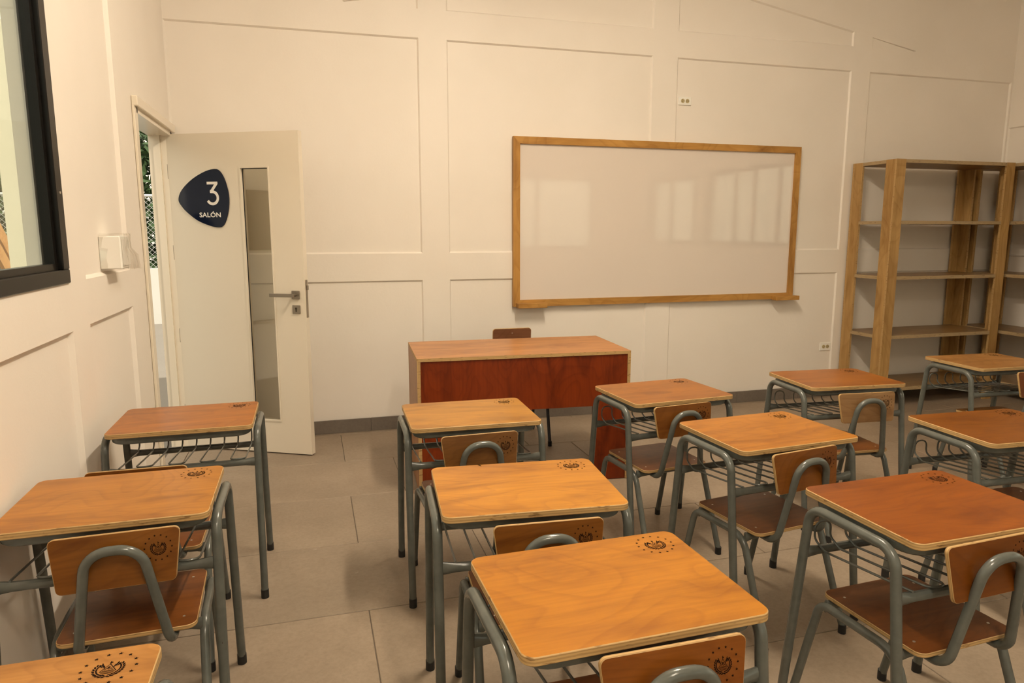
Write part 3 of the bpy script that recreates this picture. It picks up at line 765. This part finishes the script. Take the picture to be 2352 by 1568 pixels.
# teacher's chair behind it, facing the class
tc = empty('teacher_chair', (2.135, -.50, 0), R(180-2)); tag(tc, 'brown plywood chair on dark metal legs behind the teacher\'s table', 'chair')
MB().plate(rrect(.36, .36, .03, 5), .012, .0015, .43).build('seat', ['teach_seat', 'ply'], tc)
bk = MB().plate(rrect(.275, .15, .02, 5), .012, .0015, -.006).build('backrest', ['teach_seat', 'ply'], tc); bk.location = (0, -.185, .672); bk.rotation_euler = (R(84), 0, 0)
for s in (-1, 1):
    q = obj('rivet', cm['rivet'], bk); q.location = (0, .042, s*.0062)
for s in (-1, 1):
    l = MB().tube(fillet3([(s*.165, .20, .02), (s*.155, .13, .42), (s*.155, -.15, .42), (s*.165, -.22, .02)], [.03, .04], 6), .0105, 10).build('side_frame', plain('dark_chair_metal', (.035, .042, .055), .3) if s < 0 else D.materials['dark_chair_metal'], tc)
    for yy in (.2, -.22): o = obj('foot_cap', cm['cap'], l); o.location = (s*.165, yy*1.005, 0)
    MB().tube(fillet3([(s*.10, -.12, .418), (s*.10, -.20, .44), (s*.09, -.20, .70)], [.04], 6), .0105, 10).build('back_post', D.materials['dark_chair_metal'], tc)
MB().tube([(-.15, .11, .418), (.15, .11, .418)], .0105, 10).build('crossbar', D.materials['dark_chair_metal'], tc)
MB().tube([(-.15, -.12, .418), (.15, -.12, .418)], .0105, 10).build('crossbar', D.materials['dark_chair_metal'], tc)

# ------------------------------------------------------------------ bookshelves
def bookshelf(loc, rz, Wd, Dp, Hh, label, bm_):
    """back at local y=0, front at -Dp, x from 0 to Wd"""
    t = empty('bookshelf', loc, rz); tag(t, label, 'bookshelf', 'plywood bookshelves in the corner')
    pw, pt = .088, .018
    for sx in (0, 1):
        for sy in (0, 1):
            mb = MB(); x0 = 0 if sx == 0 else Wd-pt; yA = -pw if sy == 0 else -Dp
            mb.box((x0, yA, 0), (x0+pt, yA+pw, Hh), 0, sidemi={'-y': 1, '+y': 1, '+z': 1})
            mb.build('post_side_board', ['shelf_z', 'ply_x'], t)
            xf = (pt if sx == 0 else Wd-pw); xg = (pw if sx == 0 else Wd-pt)
            if sx == 0: xf, xg = .0, pw
            else: xf, xg = Wd-pw, Wd
            yF = (.0 if sy == 0 else -Dp-pt)
            MB().box((xf, yF if sy else 0, 0), (xg, (yF+pt), Hh), 0, sidemi={'-x': 1, '+x': 1, '+z': 1}).build('post_face_board', ['shelf_z', 'ply_y'], t)
    for z in (.155, .585, 1.06, 1.495, Hh-.001):
        q = MB(); 
        lo, hi = (pt+.0005, -Dp+.0, z-.024), (Wd-pt-.0005, 0, z)
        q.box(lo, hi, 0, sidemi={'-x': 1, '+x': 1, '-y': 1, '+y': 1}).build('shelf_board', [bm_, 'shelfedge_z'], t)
        # visible lippings between the post boards: front and both ends
        MB().box((pw+.0005, -Dp-pt, z-.026), (Wd-pw-.0005, -Dp, z), 0, sidemi={'+z': 0}).build('front_lipping', ['shelfedge_z', 'shelfedge_z'], t)
        for x0 in (0, Wd-pt): MB().box((x0, -Dp+pw+.0005, z-.026), (x0+pt, -pw-.0005, z)).build('end_lipping', 'shelfedge_z', t)
    return t
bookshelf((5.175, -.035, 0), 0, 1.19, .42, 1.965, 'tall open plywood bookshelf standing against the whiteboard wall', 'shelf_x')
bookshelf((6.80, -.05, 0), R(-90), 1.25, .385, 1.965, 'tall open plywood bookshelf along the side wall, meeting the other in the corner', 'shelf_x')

# ------------------------------------------------------------------ ceiling lamps
def batten(x, y, label, dm_='lamp', rz=0, L=1.25):
    z = ztop(x)-.28
    t = empty('ceiling_lamp', (x, y, z), rz); tag(t, label, 'lamp', 'linear lamps hung below the ceiling')
    MB().box((-.05, -L/2, .02), (.05, L/2, .06), ch=.004).build('housing', 'housing', t)
    MB().box((-.06, -L/2+.01, -.02), (.06, L/2-.01, .0195), ch=.008).build('diffuser', dm_, t)
    for s in (-1, 1): MB().tube([(0, s*L*.35, .06), (0, s*L*.35, .29)], .004, 6).build('suspension_rod', 'housing', t)
batten(2.15, -2.5, 'linear ceiling lamp hung above the front rows of desks')
batten(1.5, -5.6, 'added fill lamp hung at the rear of the room, in place of bounced flash', 'fill_lamp')  # added lamp, brightens the door side like bounced flash

# ------------------------------------------------------------------ outside
g_ = MB().box((-30, -25, -.30), (-.12, 30, -.10)).build('ground', 'concrete'); tag(g_, kind='structure')
c2 = MB().box((-1.7, -9, -.10), (-.12, 12, -.005)).build('veranda_floor', 'concrete'); tag(c2, kind='structure')
g2 = MB().box((RX+.16, -25, -.30), (30, 30, -.10)).build('ground_right', 'concrete'); tag(g2, kind='structure')
p_ = empty('veranda_pier', (-1.45, 2.7, -.005)); tag(p_, 'beige exterior pier seen through the black-framed window', 'pillar')
MB().box((-.45, 0, 0), (0, .4, 3.3)).build('pier_shaft', 'outwall', p_); MB().box((0, .05, 0), (.48, .35, 3.3)).build('pier_return', 'outwall', p_)
f_ = empty('chain_link_fence', (-3.2, 7.0, -.1)); tag(f_, 'galvanised chain-link fence on a low white wall outside', 'fence')
MB().box((-3.5, -.1, 0), (3.0, .1, .95)).build('base_wall', 'outwhite', f_)
for x in (-3.4, -1.3, .8, 2.9): MB().tube([(x, 0, .9), (x, 0, 2.05)], .025, 8).build('post', 'galv', f_)
MB().tube([(-3.5, 0, 2.05), (3.0, 0, 2.05)], .022, 8).build('top_rail', 'galv', f_)
mb = MB(); st = .075
k = -3.5-1.1
while k < 3.0:
    for s in (1, -1):
        a, b2 = (k, .95), (k+1.1, 2.05)
        if s < 0: a, b2 = (k+1.1, .95), (k, 2.05)
        # clip to the fence width
        def cl(p, q):
            (x0, z0), (x1, z1) = p, q
            for lim, sg in ((-3.5, 1), (3.0, -1)):
                if (x0-lim)*sg < 0 and (x1-lim)*sg < 0: return None
                if (x0-lim)*sg < 0: t = (lim-x0)/(x1-x0); x0, z0 = lim, z0+t*(z1-z0)
                elif (x1-lim)*sg < 0: t = (lim-x1)/(x0-x1); x1, z1 = lim, z1+t*(z0-z1)
            return (x0, z0), (x1, z1)
        r_ = cl(a, b2)
        if r_: mb.tube([(r_[0][0], .01*s, r_[0][1]), (r_[1][0], .01*s, r_[1][1])], .003, 3, caps=False)
    k += st
tag(mb.build('wire_mesh', 'galv', f_), kind='stuff')
def shrub(loc, rx, ry, rz_, n, label, seed):
    rng = random.Random(seed); mb = MB()
    for _ in range(n):
        d = Vector((rng.gauss(0, 1), rng.gauss(0, 1), rng.gauss(0, 1))).normalized()*rng.uniform(.55, 1)
        c = Vector((d.x*rx, d.y*ry, rz_+d.z*rz_)); u = Vector((rng.gauss(0, 1), rng.gauss(0, 1), rng.gauss(0, 1))).normalized(); w = u.orthogonal().normalized(); l = rng.uniform(.07, .14)
        mb.add([c-u*l, c+w*l*.4, c+u*l, c-w*l*.4], [(0, 1, 2, 3)])
    t = empty('hedge_shrub', loc); tag(t, label, 'shrub')
    tag(mb.build('foliage', 'leafmat', t, smooth=False), kind='stuff')
    MB().tube([(0, 0, -.01), (0, 0, rz_)], .05, 6).build('stem', 'outwood', t)
shrub((-1.6, 8.6, -.1), 1.35, .6, 1.75, 4200, 'dark green shrub behind the chain-link fence, seen through the doorway', 1)
shrub((-4.75, 8.7, -.1), 1.4, .6, 1.75, 4200, 'dark green shrub behind the chain-link fence, seen through the window', 2)
tb = empty('outdoor_bench', (-2.5, 4.6, -.1)); tag(tb, 'wooden cross-braced bench outside the window', 'bench')
MB().box((-.6, -.2, 1.02), (.9, .2, 1.06)).build('bench_top', 'outwood', tb)
for s in (-1, 1):
    for yy in (-.15, .15): MB().tube([(s*.35, yy, 0), (-s*.35, yy, 1.9 if s > 0 else 1.02)], .06, 4).build('brace', 'outwood', tb)
# building opposite: seen mirrored in the door glass
bd = empty('opposite_building', (-6.5, -4, -.1)); tag(bd, 'white single-storey school building across the yard', 'building')
MB().box((-3, -9, 0), (0, 6, 3.2)).build('wall', 'outwhite', bd)
MB().box((-3.2, -9.2, 3.2), (1.5, 6.2, 3.32)).build('roof', 'roofsheet', bd)
for y in (-7, -4.2, -1.4, 1.4, 4.2): MB().box((1.2, y-.07, 0), (1.34, y+.07, 3.2)).build('veranda_post', 'outwhite', bd)
for y in (-5.5, .9):
    q = MB().box((.0, y, 0), (.03, y+.95, 2.1)).build('door', 'door', bd)
    MB().plate([(a-.2, b2-1.6) for a, b2 in sgn_ctrl], .01).build('sign_plate', ['sign', 'sign'], q).matrix_local = Matrix.Translation((.035, y-.45, 1.6)) @ Matrix.Rotation(R(90), 4, 'Z') @ Matrix.Rotation(R(90), 4, 'X')
for y in (-3.9, -1.9): 
    q = MB().box((.0, y, 1.2), (.04, y+1.6, 2.2)).build('window', 'blackalu', bd); MB().box((.035, y+.06, 1.26), (.045, y+1.54, 2.14)).build('pane', 'glass', q)
